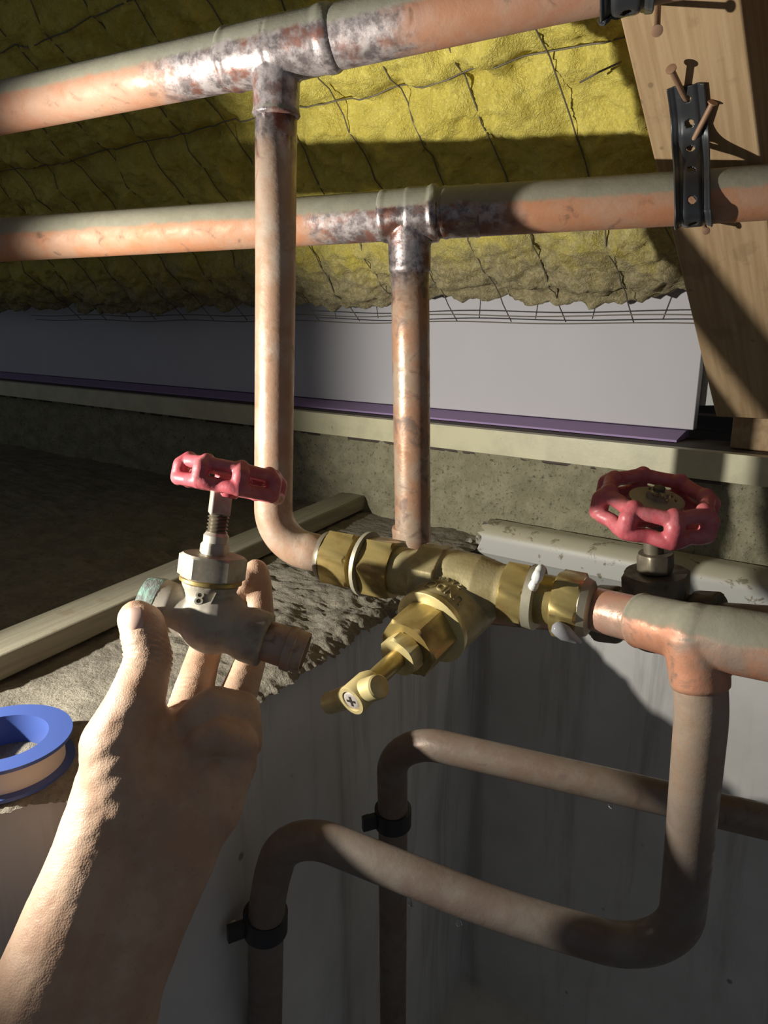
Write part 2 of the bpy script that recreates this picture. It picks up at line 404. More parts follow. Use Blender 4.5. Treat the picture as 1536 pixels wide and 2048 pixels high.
# ------------------------------------------------------------------ insulation and its netting
SP = .063
_ph = (on(818, 250, R0 - RN * .060, RN) - INS0).dot(UD)
S_END = (on(1100, 628, R0 - RN * .060, RN) - INS0).dot(RD)
TR = (on(1310, 330, R0, RN) - INS0).dot(UD) - .035
def ins_h(s, t):
    p = INS0 + RD * s + UD * t
    w = ((t - _ph) / SP) % 1.0; w = min(w, 1 - w)
    h = .007 * min(1, w * 3.2) ** .7
    h += .010 * fbm(p, 9, 3) + .0065 * fbm(p + V((5, 2, 1)), 30, 4) + .003 * fbm(p, 90, 3)
    for s0, dp, wd_ in ((-.045, .012, .010), (.085, .016, .012), (.175, .012, .010), (-.20, .014, .014)):
        s1 = s0 + .008 * fbm(V((t, s0, 3.3)), 9, 2)
        h -= dp * math.exp(-((s - s1) / wd_) ** 2)
    return h
def f(a, b):
    t = TR + (1.45 - TR) * b; send = S_END + .006 * fbm(V((t, 0, 7)), 16, 3) + .0025 * fbm(V((t, 3, 7)), 50, 2)
    s = -.62 + (send + .62) * a ** .8
    e = max(0.0, (s - (send - .022)) / .022)
    h = ins_h(s, t) - .016 * e ** 3 + .010 * e * (1 - e) * 2
    return INS0 + RD * s + UD * t + RN * (h - .006)
mb = MB().grid(f, 300, 420)
tag(mb.build('insulation_blanket', M['wool'], ang=None), 'yellow glass wool roof insulation held up by wire netting', 'insulation')
net = thing('wire_netting', 'thin rusty wire netting stretched under the yellow insulation', 'netting', INS0)
for k in range(-6, 22):
    t = _ph + k * SP + random.uniform(-.004, .004)
    if t < TR or t > .8: continue
    pts = []
    ph = random.random() * 9
    for i in range(60):
        s = -.50 + (S_END + .016 + .5) * i / 59
        tt = t + .0020 * noise.noise(V((s * 9, ph, 0)))
        h = max(ins_h(s, tt), -.004) if s < S_END - .01 else -.002
        pts.append(INS0 + RD * s + UD * tt + RN * (h * .9 - .0045))
    MB().tube(pts, .0006, 6).build('wire', M['wire'], net, ang=None)
for s in (-.30, -.165, -.05, .075, S_END + .006, S_END + .016):
    pts = []
    for i in range(120):
        t = TR + (.92 - TR) * i / 119
        ss = s + .003 * noise.noise(V((t * 7, s * 10, 0))) + .0012 * math.sin(t * 30 + s * 9)
        h = max(ins_h(ss, t), -.004) if ss < S_END - .01 else -.001
        pts.append(INS0 + RD * ss + UD * t + RN * (h * .9 - .0040))
    MB().tube(pts, .0006, 6).build('wire', M['wire'], net, ang=None)
pts = [on(1160, 165, R0 - RN * .050, RN), on(1200, 143, R0 - RN * .050, RN), on(1242, 124, R0 - RN * .050, RN)]
MB().tube(pts, .0007, 6).build('wire', M['wire'], net, ang=None)
pts = [on(1330, 455, R0 - RN * .050, RN), on(1375, 540, R0 - RN * .050, RN)]
MB().tube(pts, .0006, 6).build('wire', M['wire'], net, ang=None)

# ------------------------------------------------------------------ rafter, boards, rail
def bevelbox(o, a, b, c, name, mat, parent=None, bev=.0015):
    ob = MB().box(o, a, b, c).build(name, mat, parent, ang=30)
    k = ob.modifiers.new('b', 'BEVEL'); k.width = bev; k.segments = 2; k.limit_method = 'ANGLE'
    return bake(ob)
ra = on(1310, 330, R0, RN)
q = ra - RD * .55
rw = -UD; rw = (rw - RD * rw.dot(RD)).normalized()
def rpt(s, w, h=0): return ra + RD * s + rw * w + RN * h
RL = (on(1452, 835, R0, RN) - ra).dot(RD)
ob = bevelbox(ra - RD * .45, RD * (.45 + RL), rw * .060, -RN * .12, 'roof_rafter', M['rafter'])
tag(ob, 'bare pine rafter sloping down at the right, nailed pipe straps on it', 'rafter')
ob = bevelbox(rpt(-.45, .27), RD * (.45 + RL), rw * .060, -RN * .12, 'roof_rafter', M['rafter'])
tag(ob, 'rafter beyond the right edge of the picture, in shadow', 'rafter')
# dark timber wall plate behind the rail
ob = bevelbox(wl(-.4, zt - .030, .012), UD * 1.9, ND * .065, ZD * .030, 'wall_plate', M['plate'])
tag(ob, 'dark timber wall plate lying behind the beige rail', 'timber')
# beige rail: channel with lips
mb = MB(); hh = .0245
prof = [(0, 0), (0, hh), (.012, hh), (.012, hh - .002), (.002, hh - .002), (.002, .002), (.012, .002), (.012, 0)]
rings = [[wl(u, zt - hh + b, a) for a, b in prof] for u in (-.4, 1.5)]
mb.loft(rings); ob = mb.build('metal_rail', M['rail'], ang=30)
tag(ob, 'long beige painted rail running along the back wall', 'rail')
# foam board above the plate, with a lilac strip at its foot
BO = .064
bz0 = wallpt(1100, 836, BO).z
ur = (wallpt(1393, 800, BO) - RAIL0).dot(UD)
ob = bevelbox(wl(ur, bz0, BO), UD * 1.4, ND * .012, ZD * .17, 'foam_board', M['foam'], bev=.0008)
tag(ob, 'pale lilac-white board closing the eaves above the rail', 'board')
mb = MB(); u1 = ur + 1.4
prof = [(BO - .030, zt + .0025), (BO - .002, bz0 - .001), (BO + .01, bz0 - .001), (BO + .01, zt + .0006), (BO - .030, zt + .0006)]
mb.loft([[wl(u, z, o) for o, z in prof] for u in (ur + .006, u1)]); ob = mb.build('foam_strip', M['foam_lilac'], ang=20)
tag(ob, 'narrow lilac strip under the foot of the pale board', 'strip')
ua = (wallpt(1402, 700, BO + .014) - RAIL0).dot(UD); g0 = wallpt(1402, 830, BO + .014).z
mb = MB(); vs = [wl(ua + .05, g0 + .004, BO + .014), wl(ua - .040, g0 + .012, BO + .014), wl(ua - .040, g0 + .24, BO + .014), wl(ua + .05, g0 + .24, BO + .014)]
mb.loft([vs, [v + ND * .008 for v in vs]]); ob = mb.build('board_offcut', M['grey_board'], ang=20)
tag(ob, 'small grey board offcut between the pale board and the rafter', 'board')
# block of wood at the rafter foot
ob = bevelbox(wl(ua - .045, zt + .0005, .030), UD * -.16, ND * .03, ZD * .033, 'timber_block', M['rafter'])
tag(ob, 'short timber block on the plate at the foot of the rafter', 'timber')

# plastic trunking on the ledge against the wall
c0 = wallpt(990, 1060, .010); cu = (c0 - RAIL0).dot(UD)
def czy(px, py, off): return wallpt(px, py, off).z
zc = wallpt(1100, 1066, -.01).z; zb = zc - .062
mb = MB(); prof = []
for k in range(9):
    a = math.pi / 2 * k / 8
    prof.append((-.006 - .016 * math.sin(a), zc - .016 + .016 * math.cos(a)))
prof += [(-.022, zc - .030), (-.020, zc - .0325), (-.004, zb + .002), (-.002, zb), (.005, zb), (.005, zc)]
rings = []
for i in range(41):
    u = cu - 1.0 * i / 40
    rings.append([wl(u + (.004 * math.sin(j * 2.3) if i == 0 else 0), z, o) for j, (o, z) in enumerate(prof)])
mb.loft(rings); ob = mb.build('plastic_trunking', M['conduit'], ang=30)
tag(ob, 'grimy off-white plastic trunking along the wall foot behind the right valve', 'trunking')
mb = MB()
for k in range(16):
    p = wl(cu + random.uniform(-.004, .05), zc - random.uniform(.018, .050), -.004 - random.uniform(0, .012))
    mb.ball(p, random.uniform(.003, .009), (random.random(), random.random(), 1), (1, .8, .7), 8, 6)
ob = mb.build('plaster_crumbs', M['crumb']); remesh(ob, .0012, 1)
me = ob.data
for v in me.vertices: v.co += V((fbm(v.co, 200, 3), fbm(v.co + V((3, 1, 2)), 200, 3), fbm(v.co + V((1, 5, 2)), 200, 3))) * .0018
tag(ob, 'dark crumbled plaster lump at the broken end of the trunking', 'rubble'); ob['kind'] = 'stuff'

# loose batten lying across the ledge
def led(x, y, h=0): return on(x, y, V((0, 0, LEDGE + h)), ZD)
b0 = led(-60, 1392, .004); b1 = led(800, 985, .004)
bd = b1 - b0; bs = V((-bd.y, bd.x, 0)).normalized()
M['batten'] = timber('grey_batten_wood', (.21, .19, .135), (.28, .255, .185), bd)
ob = bevelbox(b0, bd, bs * .034, ZD * .017, 'timber_batten', M['batten'])
tag(ob, 'grey timber batten lying across the mortar ledge behind the valves', 'batten')

# ------------------------------------------------------------------ pipes
R22 = .011
def sleeve(mb, o, ax, l, r, lip=.0010):
    mb.lathe(o, ax, [(0, r - .0012), (.0004, r), (.0014, r + lip), (.0030, r + lip), (.0042, r), (l - .0042, r), (l - .003, r + lip), (l - .0014, r + lip), (l - .0004, r), (l, r - .0012)], 32)
# upper main with tee and riser
ra1 = .01465
p1 = [P(-160, 247, .50), P(0, 217, .475), P(250, 170, .438), P(553, 101, .385), P(800, 42, .3655), P(1100, -22, .346), P(1420, -90, .327)]
p1 = [p1[1] + (p1[3] - p1[1]) * (-.35), p1[1] * .5 + (p1[1] + (p1[3] - p1[1]) * 0) * .5, p1[3], p1[5], p1[6]]
p1[4] = p1[4] + (p1[4] - p1[3]).normalized() * .35
pipe1 = thing('copper_pipe', 'thick copper main along the top with tee and left riser bending to the brass valve', 'pipe', p1[2])
mb = MB().tube(p1, ra1, 36); mb.build('main_pipe', M['pipe_upper'], pipe1)
d1 = (p1[3] - p1[2]).normalized(); d0 = (p1[2] - p1[1]).normalized()
A_mid = P(551, 560, .411)
vdir = (A_mid - p1[2]).normalized()
tee = MB()
tee.lathe(p1[2] - d0 * .030, d0, [(0, ra1), (.0010, ra1 + .0008), (.003, ra1 + .0014), (.006, ra1 + .0007), (.030, ra1 + .0009)], 36)
tee.lathe(p1[2], d1, [(0, ra1 + .0009), (.024, ra1 + .0007), (.028, ra1 + .0015), (.031, ra1 + .0012), (.0335, ra1 - .0004)], 36)
tee.tube([p1[2], p1[2] + vdir * .0185, p1[2] + vdir * .028, p1[2] + vdir * .0305, p1[2] + vdir * .032], [.0125, .0122, .0120, .0128, .0108], 32)
tee.ball(p1[2], ra1 + .0006)
ob = tee.build('tee_fitting', M['tee_metal'], pipe1); remesh(ob, .0008, 3); ob.data.materials.clear(); ob.data.materials.append(M['tee_metal'])
VL = P(654, 1112, .436); VR = P(1205, 1222, .366); VAX = (VR - VL).normalized()
rp = path([p1[2] + vdir * .02, A_mid, P(546, 1085, .440), VL + VAX * .01], [.3, .040], 16)
MB().tube(rp, R22, 32).build('riser_pipe', M['riser'], pipe1, ang=None)

# second main with tee and the right riser, elbow behind the brass valve
ra2 = .0151
q0 = P(-260, 496, .575); q1 = P(818, 430, .472); q2 = P(1384, 396, .440); q3 = P(1720, 372, .423); q3 = q3 + (q3 - q2).normalized() * .30
pipe2 = thing('copper_pipe', 'second copper main in a black strap, its riser running behind the brass valve', 'pipe', q1)
MB().tube([q0, q1, q2, q3], ra2, 36).build('main_pipe', M['pipe_second'], pipe2)
dq0 = (q1 - q0).normalized(); dq1 = (q2 - q1).normalized()
rb = .0123
B1 = P(822, 700, .490); B2 = P(826, 1150, .532)
bdir = (B1 - q1).normalized()
tee = MB()
tee.lathe(q1 - dq0 * .018, dq0, [(0, ra2), (.0010, ra2 + .0007), (.003, ra2 + .0011), (.005, ra2 + .0007), (.018, ra2 + .0009)], 36)
tee.lathe(q1, dq1, [(0, ra2 + .0014), (.013, ra2 + .0012), (.015, ra2 + .0024), (.018, ra2 + .0022), (.0195, ra2 - .0002)], 36)
tee.tube([q1, q1 + bdir * .018, q1 + bdir * .032, q1 + bdir * .0335, q1 + bdir * .036], [.0145, .0136, .0133, .0133, .0118], 32)
tee.ball(q1, ra2 + .0006)
ob = tee.build('tee_fitting', M['tee_metal'], pipe2); remesh(ob, .0008, 3); ob.data.materials.clear(); ob.data.materials.append(M['tee_metal'])
cl = MB(); sleeve(cl, q1 + dq1 * .021, dq1, .024, ra2 + .0002, .0004); cl.build('collar', M['tee_metal'], pipe2)
GC = P(1312, 1236, .412); GX = (GC - P(826, 1195, .532)).normalized()
bp = path([q1 + bdir * .02, B1, P(827, 1200, .535), GC - GX * .015], [.3, .03], 12)
MB().tube(bp, rb, 32).build('riser_pipe', M['riser_mottled'], pipe2, ang=None)
cl = MB(); o = P(823, 1052, .5235); cl.lathe(o, (B2 - B1), [(0, rb), (.0006, rb + .0012), (.003, rb + .0016), (.006, rb + .0012), (.03, rb + .0012), (.031, rb)], 32)
cl.build('coupling', M['riser_mottled'], pipe2)

# tee, drop pipe and lower return bend at the right
T3 = TEE3; tdir = (P(1620, 1310, .300) - T3).normalized()
PL = VR + (T3 - VR).normalized() * -.012
pipe3 = thing('copper_pipe', 'copper pipe leaving the right of the brass valve, tee dropping into a low return bend', 'pipe', T3)
MB().tube([PL, T3], R22 - .0002, 32).build('short_pipe', M['fresh_copper'], pipe3)
pin = (T3 - PL).normalized()
DR = [P(1404, 1420, .324), P(1378, 1700, .362), P(1352, 1905, .392)]
ddir = (DR[0] - T3).normalized()
tee = MB()
tee.lathe(T3 - pin * .031, pin, [(0, R22), (.0004, R22 + .0010), (.002, R22 + .0022), (.0035, R22 + .0016), (.024, R22 + .0018), (.031, R22 + .0022)], 36)
tee.ball(T3, .0136)
tee.tube([T3, T3 + tdir * .012, T3 + tdir * .06, T3 + tdir * .34], [.0132, .0140, .0140, .0140], 36)
tee.tube([T3, T3 + ddir * .014, T3 + ddir * .0225, T3 + ddir * .024], [.0140, .0128, .0124, .0112], 32)
ob = tee.build('tee_fitting', M['tee_copper'], pipe3); remesh(ob, .0008, 5); ob.data.materials.clear(); ob.data.materials.append(M['tee_copper'])
dp = path([T3 + ddir * .012, DR[0], DR[1], P(1355, 1925, .394), P(1010, 1826, .414), P(575, 1652, .438), P(532, 1790, .462), P(529, 2350, .56)],
          [.4, .4, .034, .5, .034, .4], 14)
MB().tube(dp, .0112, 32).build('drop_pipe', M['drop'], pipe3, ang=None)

# back lower pipe
pipe4 = thing('copper_pipe', 'brown copper pipe bending down against the grey wall behind the return bend', 'pipe', P(900, 1500, .51))
bpz = path([P(1800, 1705, .455) * 2.2 - P(1200, 1566, .488) * 1.2, P(1200, 1566, .488), P(783, 1470, .522), P(786, 1640, .565), P(786, 2300, .70)], [.5, .036, .4], 14)
MB().tube(bpz, R22, 32).build('pipe', M['old_copper'], pipe4, ang=None)
# pipe clips
def clip(o, ax, r, side, label, L=.016):
    t = thing('pipe_clip', label, 'clip', o, 'pipe clips on the lower pipes')
    MB().lathe(V(o) - V(ax).normalized() * L / 2, ax, [(0, r + .0006), (.0005, r + .0028), (L - .0005, r + .0028), (L, r + .0006)], 32).build('band', M['clip'], t)
    x, y, z = frame(ax, side)
    b = MB(); b.box(V(o) + x * (r - .001) - y * .002 - z * .006, x * .014, y * .004, z * .012); b.build('ear', M['clip'], t)
    b = MB(); b.lathe(V(o) + x * (r + .008) + y * .002, y, [(0, .003), (.004, .003), (.005, .002)], 16); b.build('screw', M['nut_steel'], t)
clip(P(786, 1632, .563), bpz[-1] - bpz[-2], R22, P(700, 1640, .55) - P(786, 1632, .563), 'dark clip around the vertical run of the back lower pipe')
clip(P(531, 1842, .472), dp[-1] - dp[-2], .0112, P(440, 1842, .455) - P(531, 1842, .472), 'dark clip around the front lower pipe beside the forearm')

# ------------------------------------------------------------------ brass stop valve
bv = thing('stop_valve', 'new brass stop valve with a bare crutch spindle pointing at the viewer', 'valve', P(890, 1190, .41))
def va(px):     # distance along the valve's axis for a pixel column
    best = min(((abs(pr(VL + VAX * t)[0] - px), t) for t in [i * .0005 for i in range(-40, 400)]))
    return best[1]
# left compression nut
t0 = va(662); t1 = va(716)
MB().lathe(VL, VAX, [(t0 - .004, R22 + .0004), (t0 - .004, R22 + .003), (t0 - .001, R22 + .0045), (t0, R22 + .0045)], 36).build('olive_ring', M['brass_old'], bv)
MB().hexnut(VL, VAX, t0, t1, .0172, phase=.2).build('compression_nut', M['brass'], bv)
MB().lathe(VL, VAX, [(t1 - .001, .0125), (va(735), .0125)], 36).build('thread', M['brass'], bv)
MB().lathe(VL, VAX, [(va(728), .0130), (va(729), .0182), (va(737), .0186), (va(739), .0150)], 40).build('sealing_ring', M['ring'], bv)
MB().hexnut(VL, VAX, va(738), va(796), .0178, phase=.35).build('union_hexagon', M['brass'], bv)
# right side: hexagon, ring, nut
MB().hexnut(VL, VAX, va(1012), va(1062), .0172, phase=.1).build('union_hexagon', M['brass'], bv)
MB().lathe(VL, VAX, [(va(1058), .0120), (va(1059), .0168), (va(1078), .0166), (va(1080), .0130)], 40).build('sealing_ring', M['ring'], bv)
MB().lathe(VL, VAX, [(va(1076), .0128), (va(1118), .0128)], 36).build('thread', M['brass'], bv)
MB().hexnut(VL, VAX, va(1112), va(1166), .0172, phase=.55).build('compression_nut', M['brass'], bv)
MB().lathe(VL, VAX, [(va(1164), .0150), (va(1166), .0152), (va(1180), .0138), (va(1186), R22 + .0003)], 36).build('olive_ring', M['ring'], bv)
# body with inclined bonnet barrel
BC = VL + VAX * va(905)
BF = P(862, 1254, .384)
SDIR = (P(702, 1403, .341) - BF).normalized()
# BF:                         # centre of the barrel's open face
BC2 = BF - SDIR * .030
body = MB()
body.lathe(VL, VAX, [(va(790), .0135), (va(825), .0130), (va(850), .0150), (va(905), .0172), (va(960), .0165), (va(1000), .0140), (va(1020), .0138)], 40)
body.lathe(BC2, SDIR, [(-.012, .0120), (-.006, .0200), (.002, .0208), (.0298, .0200), (.030, .0192)], 44)
body.ball(BC2 - SDIR * .004, .0196, SDIR)
# shield-shaped shoulder at the inlet side
x, y, z = frame(VAX, SDIR)
sh = [BC - VAX * .018 + x * a + y * b for a, b in ((.016, .0155), (.0225, .004), (.016, -.014), (.0, -.019), (-.012, -.014), (-.012, .014), (0, .020))]
body.loft([sh, [p + VAX * .014 for p in sh]])
ob = body.build('valve_body', M['brass_cast'], bv); remesh(ob, .0006, 3); ob.data.materials.clear(); ob.data.materials.append(M['brass_cast'])
fr = MB(); fr.lathe(BF, SDIR, [(-.0040, .0196), (-.0015, .0206), (.0008, .0207), (.0012, .0198), (.0012, .004)], 48); fr.build('barrel_face', M['brass_pale'], bv)
MB().hexnut(BF, SDIR, .001, .0210, .0168, phase=.45).build('bonnet', M['brass'], bv)
MB().hexnut(BF, SDIR, .0211, .0290, .0112, phase=.1).build('gland_nut', M['brass_pale'], bv)
HB = P(702, 1403, .341)
LS = (HB - BF).length
MB().lathe(BF, SDIR, [(.02, .0048), (LS - .016, .0048), (LS - .014, .0062)], 28).build('spindle', M['brass'], bv)
bdir2 = V(RT * .76 + UP * .50 - FW * .42); bdir2 = (bdir2 - SDIR * bdir2.dot(SDIR)).normalized()
ch = MB()
ch.lathe(HB, SDIR, [(-.0165, .0058), (-.013, .0072), (-.001, .0074), (0, .0070), (.0001, .0052), (-.0012, .0050), (-.0012, .001)], 36)
hc = HB - SDIR * .0068
ch.lathe(hc, bdir2, [(-.029, .002), (-.0286, .0042), (-.0275, .0054), (-.005, .0057), (.005, .0057), (.0150, .0057), (.0158, .0050), (.0162, .002)], 28)
chb = ch.build('crutch_handle', M['brass_pale'], bv)
MB().lathe(HB, SDIR, [(-.0014, .0050), (-.0006, .0048), (-.0003, .0044), (-.0001, .0030)], 28).build('screw', M['white_metal'], chb)
x, y, z = frame(SDIR, UP)
cr = MB(); cr.box(HB + SDIR * -.0004 - x * .0026 - y * .0006, x * .0052, y * .0012, SDIR * .0005); cr.box(HB + SDIR * -.0004 - y * .0026 - x * .0006, x * .0012, y * .0052, SDIR * .0005)
cr.build('cross_slot', Mat('slot_dark', .6, 0, (.03, .022, .015)).m, chb)
# raised lettering on the barrel
def lettering(txt, size, org, xd, yd, mat, parent, bend=None, depth=.0004):
    cu = bpy.data.curves.new('t', 'FONT'); cu.body = txt; cu.size = size; cu.extrude = depth; cu.align_x = 'CENTER'; cu.align_y = 'CENTER'
    o = bpy.data.objects.new('lettering', cu); COL.objects.link(o)
    dg = bpy.context.evaluated_depsgraph_get(); dg.update(); me = bpy.data.meshes.new_from_object(o.evaluated_get(dg))
    bpy.data.objects.remove(o)
    nd = xd.cross(yd).normalized()
    for v in me.vertices:
        p = v.co.copy()
        v.co = bend(p) if bend else org + xd * p.x + yd * p.y + nd * p.z
    me.materials.clear(); me.materials.append(mat); me.name = 'lettering'
    return link(bpy.data.objects.new('lettering', me), parent)
def on_barrel(t, ang0, rad):
    x, y, z = frame(SDIR, UP)
    def b(p):
        a = ang0 - p.x / rad
        return BC2 + SDIR * (t - p.y) + (x * math.cos(a) + y * math.sin(a)) * (rad + p.z)
    return b
def bang(px, py, t, rad):
    x, y, z = frame(SDIR, UP); best = None
    for k in range(360):
        a = math.radians(k); nn = x * math.cos(a) + y * math.sin(a); q = BC2 + SDIR * t + nn * rad
        if nn.dot(CAM - q) < 0: continue
        u, v, _ = pr(q); d = (u - px) ** 2 + (v - py) ** 2
        if best is None or d < best[0]: best = (d, a)
    return best[1]
def flip(b): return lambda p: b(V((-p.x, -p.y, p.z)))
lettering('SAVR', .0072, None, V((1, 0, 0)), V((0, 1, 0)), M['brass_cast'], bv, flip(on_barrel(.0130, bang(905, 1152, .013, .02), .0206)), .0007)
lettering('UNDCI', .0072, None, V((1, 0, 0)), V((0, 1, 0)), M['brass_cast'], bv, flip(on_barrel(.0215, bang(890, 1178, .0215, .02), .0203)), .0007)
# sealant smear and hanging drop on the right fitting
sm = MB()
for k in range(14):
    a = k / 13; pt = P(1064 + 18 * a, 1178 - 40 * a, .372 - .016 * math.sin(a * 2.2)); sm.ball(pt, .0016 + .0014 * random.random(), None, (1, 1, 1), 8, 6)
ob = sm.build('sealant_smear', M['sealant'], bv); remesh(ob, .0006, 1)
dr = MB(); o = VL + VAX * va(1122); dn = V((0, 0, -1))
dr.lathe(P(1130, 1266, .360), (RT * .8 - UP * .5).normalized(), [(-.007, .0005), (-.006, .003), (-.003, .0038), (0, .0040), (.003, .0030), (.006, .002), (.008, .0016), (.009, .0004)], 24)
m = Mat('cloudy_water', .15, 0, (.42, .42, .44)); m.set('Transmission Weight', .35); m.set('IOR', 1.33)
tag(dr.build('water_drop', m.m, ang=None), 'cloudy water drop hanging under the right nut of the brass valve', 'drop')

# ------------------------------------------------------------------ gate valves with red handwheels
def handwheel(o, ax, R, parent, xh, top=True, lobes=8):
    x, y, z = frame(ax, xh); o = V(o)
    def pt(a, r, h): return o + (x * math.cos(a) + y * math.sin(a)) * r + z * h
    rim = MB(); n = 96
    sc = lambda a: math.cos(lobes * a)
    rim.tube([pt(2 * math.pi * k / n, R * (.80 + .03 * sc(2 * math.pi * k / n)), R * .18) for k in range(n)], R * .125, 14, closed=True)
    rim.tube([pt(2 * math.pi * k / n, R * (.89 + .055 * sc(2 * math.pi * k / n)), -R * .16) for k in range(n)], R * .125, 14, closed=True)
    for k in range(lobes):
        a = 2 * math.pi * k / lobes
        rim.caps([pt(a, R * .80, R * .21), pt(a, R * .92, R * .08), pt(a, R * .93, -R * .15)], [R * .15, R * .16, R * .15], 14)
    ob = rim.build('rim', M['red'], parent); remesh(ob, R * .022, 3); ob.data.materials.clear(); ob.data.materials.append(M['red'])
    for k in range(4):
        a = 2 * math.pi * (k + .5) / 4
        s = MB(); s.tube([pt(a, R * .14, -R * .16), pt(a, R * .5, -R * .16), pt(a, R * .86, -R * .10)], [R * .13, R * .11, R * .10], 12)
        s.build('spoke', M['red'], parent, ang=50)
    MB().lathe(o, z, [(-R * .34, R * .17), (-R * .30, R * .20), (-R * .05, R * .24), (-R * .02, R * .20)], 28).build('hub', M['red'], parent)
    return pt
WAX = (UP * .885 - FW * .46 + RT * .05).normalized()
WC = P(1310, 1012, .395)
GS = (GC - (WC)).length
gv = thing('gate_valve', 'old gate valve with a flaking red handwheel facing up, right of the brass valve', 'valve', GC)
handwheel(WC, WAX, .0315, gv, RT)
WT = WC + WAX * .0045
MB().lathe(WC, WAX, [(-.004, .009), (.003, .009), (.0032, .0142), (.0045, .0142), (.0050, .0130)], 36).build('washer', M['ring'], gv)
MB().hexnut(WT, WAX, .0005, .0045, .0062).build('wheel_nut', M['nut_steel'], gv)
MB().lathe(WT, WAX, [(.004, .003), (.0065, .003), (.007, .002)], 16).build('stem_tip', M['brass_old'], gv)
sw = MB()
x, y, z = frame(WAX, RT)
for k in range(26):
    sw.ball(WT + x * random.gauss(-.001, .0035) - y * random.gauss(-.004, .0030) * -1 + z * random.uniform(.003, .0055), random.uniform(.0006, .0013), (random.random(), 1, 0), (1, .6, .8), 6, 4)
ob = sw.build('swarf', M['swarf'], gv); ob['kind'] = 'stuff'
gst = (GC - WC).normalized()
MB().tube([WC - WAX * .006, GC], .0052, 20).build('stem', M['brass_old'], gv)
MB().hexnut(WC, gst, .026, .036, .0100).build('gland_nut', M['brass_old'], gv)
MB().hexnut(WC, gst, .037, .052, .0185).build('bonnet', M['brass_old'], gv)
gb = MB(); gb.ball(GC, .021, gst, (1, 1, .9)); gb.lathe(WC, gst, [(.045, .0160), (GS, .0165)], 32)
gb.lathe(GC - GX * .034, GX, [(0, .0165), (.012, .0165), (.014, .0140), (.054, .0140), (.056, .0165), (.068, .0165)], 32)
ob = gb.build('valve_body', M['brass_old'], gv); remesh(ob, .0009, 4); ob.data.materials.clear(); ob.data.materials.append(M['brass_old'])
MB().tube([GC + GX * .03, GC + GX * .25], R22, 28).build('outlet_pipe', M['old_copper'], gv)

# left gate valve held in the hand
KV = .91                                        # the held valve and the hand are nearer than the brass valve
LO = P(412, 1240, .408 * KV); LT = P(446, 962, .402 * KV)
LAX = (LT - LO).normalized(); LL = (LT - LO).length
lv = thing('gate_valve', 'old cut-out gate valve held in the hand, red handwheel seen edge-on', 'valve', LO)
FX = (P(575, 1288, .401) - P(330, 1205, .405)).normalized()
WC2 = P(462, 955, .402 * KV)
handwheel(WC2 - LAX * .001, (UP * .97 + RT * .19 + FW * .03).normalized(), .0288 * KV, lv, (RT + FW * .4))
def lt(py):
    return min(((abs(pr(LO + LAX * (i * .0005))[1] - py), i * .0005) for i in range(-60, 260)))[1]
def kl(prof): return [(t, r * KV) for t, r in prof]
def kf(prof): return [(t * KV, r * KV) for t, r in prof]
x, y, z = frame(LAX, RT)
sq = MB(); a0, a1 = lt(1030), lt(980); hw = .0054 * KV
c = LO + LAX * a0; xx = (x + y * .35).normalized(); yy = LAX.cross(xx)
sq.box(c - xx * hw - yy * hw, xx * 2 * hw, yy * 2 * hw, LAX * (a1 - a0))
ob = sq.build('stem_square', M['nut_steel'], lv); k = ob.modifiers.new('b', 'BEVEL'); k.width = .0012; k.segments = 3; bake(ob)
th = MB(); a0, a1 = lt(1066), lt(1030); prof = []
for i in range(6):
    t = a0 + (a1 - a0) * i / 5; prof += [(t, .0046), (t + (a1 - a0) / 10, .0058)]
th.lathe(LO, LAX, kl(prof), 28); th.build('threaded_stem', M['brass_old'], lv)
MB().lathe(LO, LAX, kl([(lt(1094), .0050), (lt(1090), .0066), (lt(1070), .0068), (lt(1063), .0052)]), 28).build('gland', M['nut_steel'], lv)
MB().hexnut(LO, LAX, lt(1108), lt(1084), .0078 * KV, phase=.3).build('gland_nut', M['nut_steel'], lv)
MB().hexnut(LO, LAX, lt(1156), lt(1108), .0182 * KV, phase=.15).build('bonnet_nut', M['nut_steel'], lv)
MB().lathe(LO, LAX, kl([(lt(1166), .0150), (lt(1162), .0168), (lt(1156), .0168), (lt(1153), .0150)]), 36).build('thread_ring', M['brass'], lv)
lb = MB()
lb.lathe(LO, LAX, kl([(-.004, .012), (lt(1215), .0125), (lt(1190), .0120), (lt(1172), .0150), (lt(1165), .0155)]), 36)
lb.ball(LO + (RT * .004), .0195 * KV, LAX, (1, 1, .95))
lb.lathe(LO, FX, kf([(-.031, .0130), (-.030, .0140), (-.020, .0140), (-.016, .0125), (.018, .0135), (.024, .0150), (.034, .0150), (.035, .0140)]), 36)
ob = lb.build('valve_body', M['valve_old'], lv); remesh(ob, .0008, 4); ob.data.materials.clear(); ob.data.materials.append(M['valve_old'])
en = MB().lathe(LO, FX, kf([(-.037, .0105), (-.0365, .0125), (-.029, .0142), (-.027, .0142)]), 30); en.build('port_collar', M['verdigris'], lv)
st = MB(); o = LO + FX * .02 * KV
st.lathe(o, FX, kf([(0, R22), (.026, R22), (.0265, R22 + .0012), (.031, R22 + .0013), (.0315, R22 + .0004), (.037, R22 + .0003), (.0372, R22 - .0012), (.025, R22 - .0012)]), 36)
st.build('pipe_stub', M['stub_copper'], lv)
lettering('8 /', .0095, LO + LAX * lt(1192) - FW * .0133 * KV + RT * .001, (RT * .97 - UP * .1).normalized(), (UP * .97 + RT * .2).normalized(), M['nut_steel'], lv, depth=.0012)

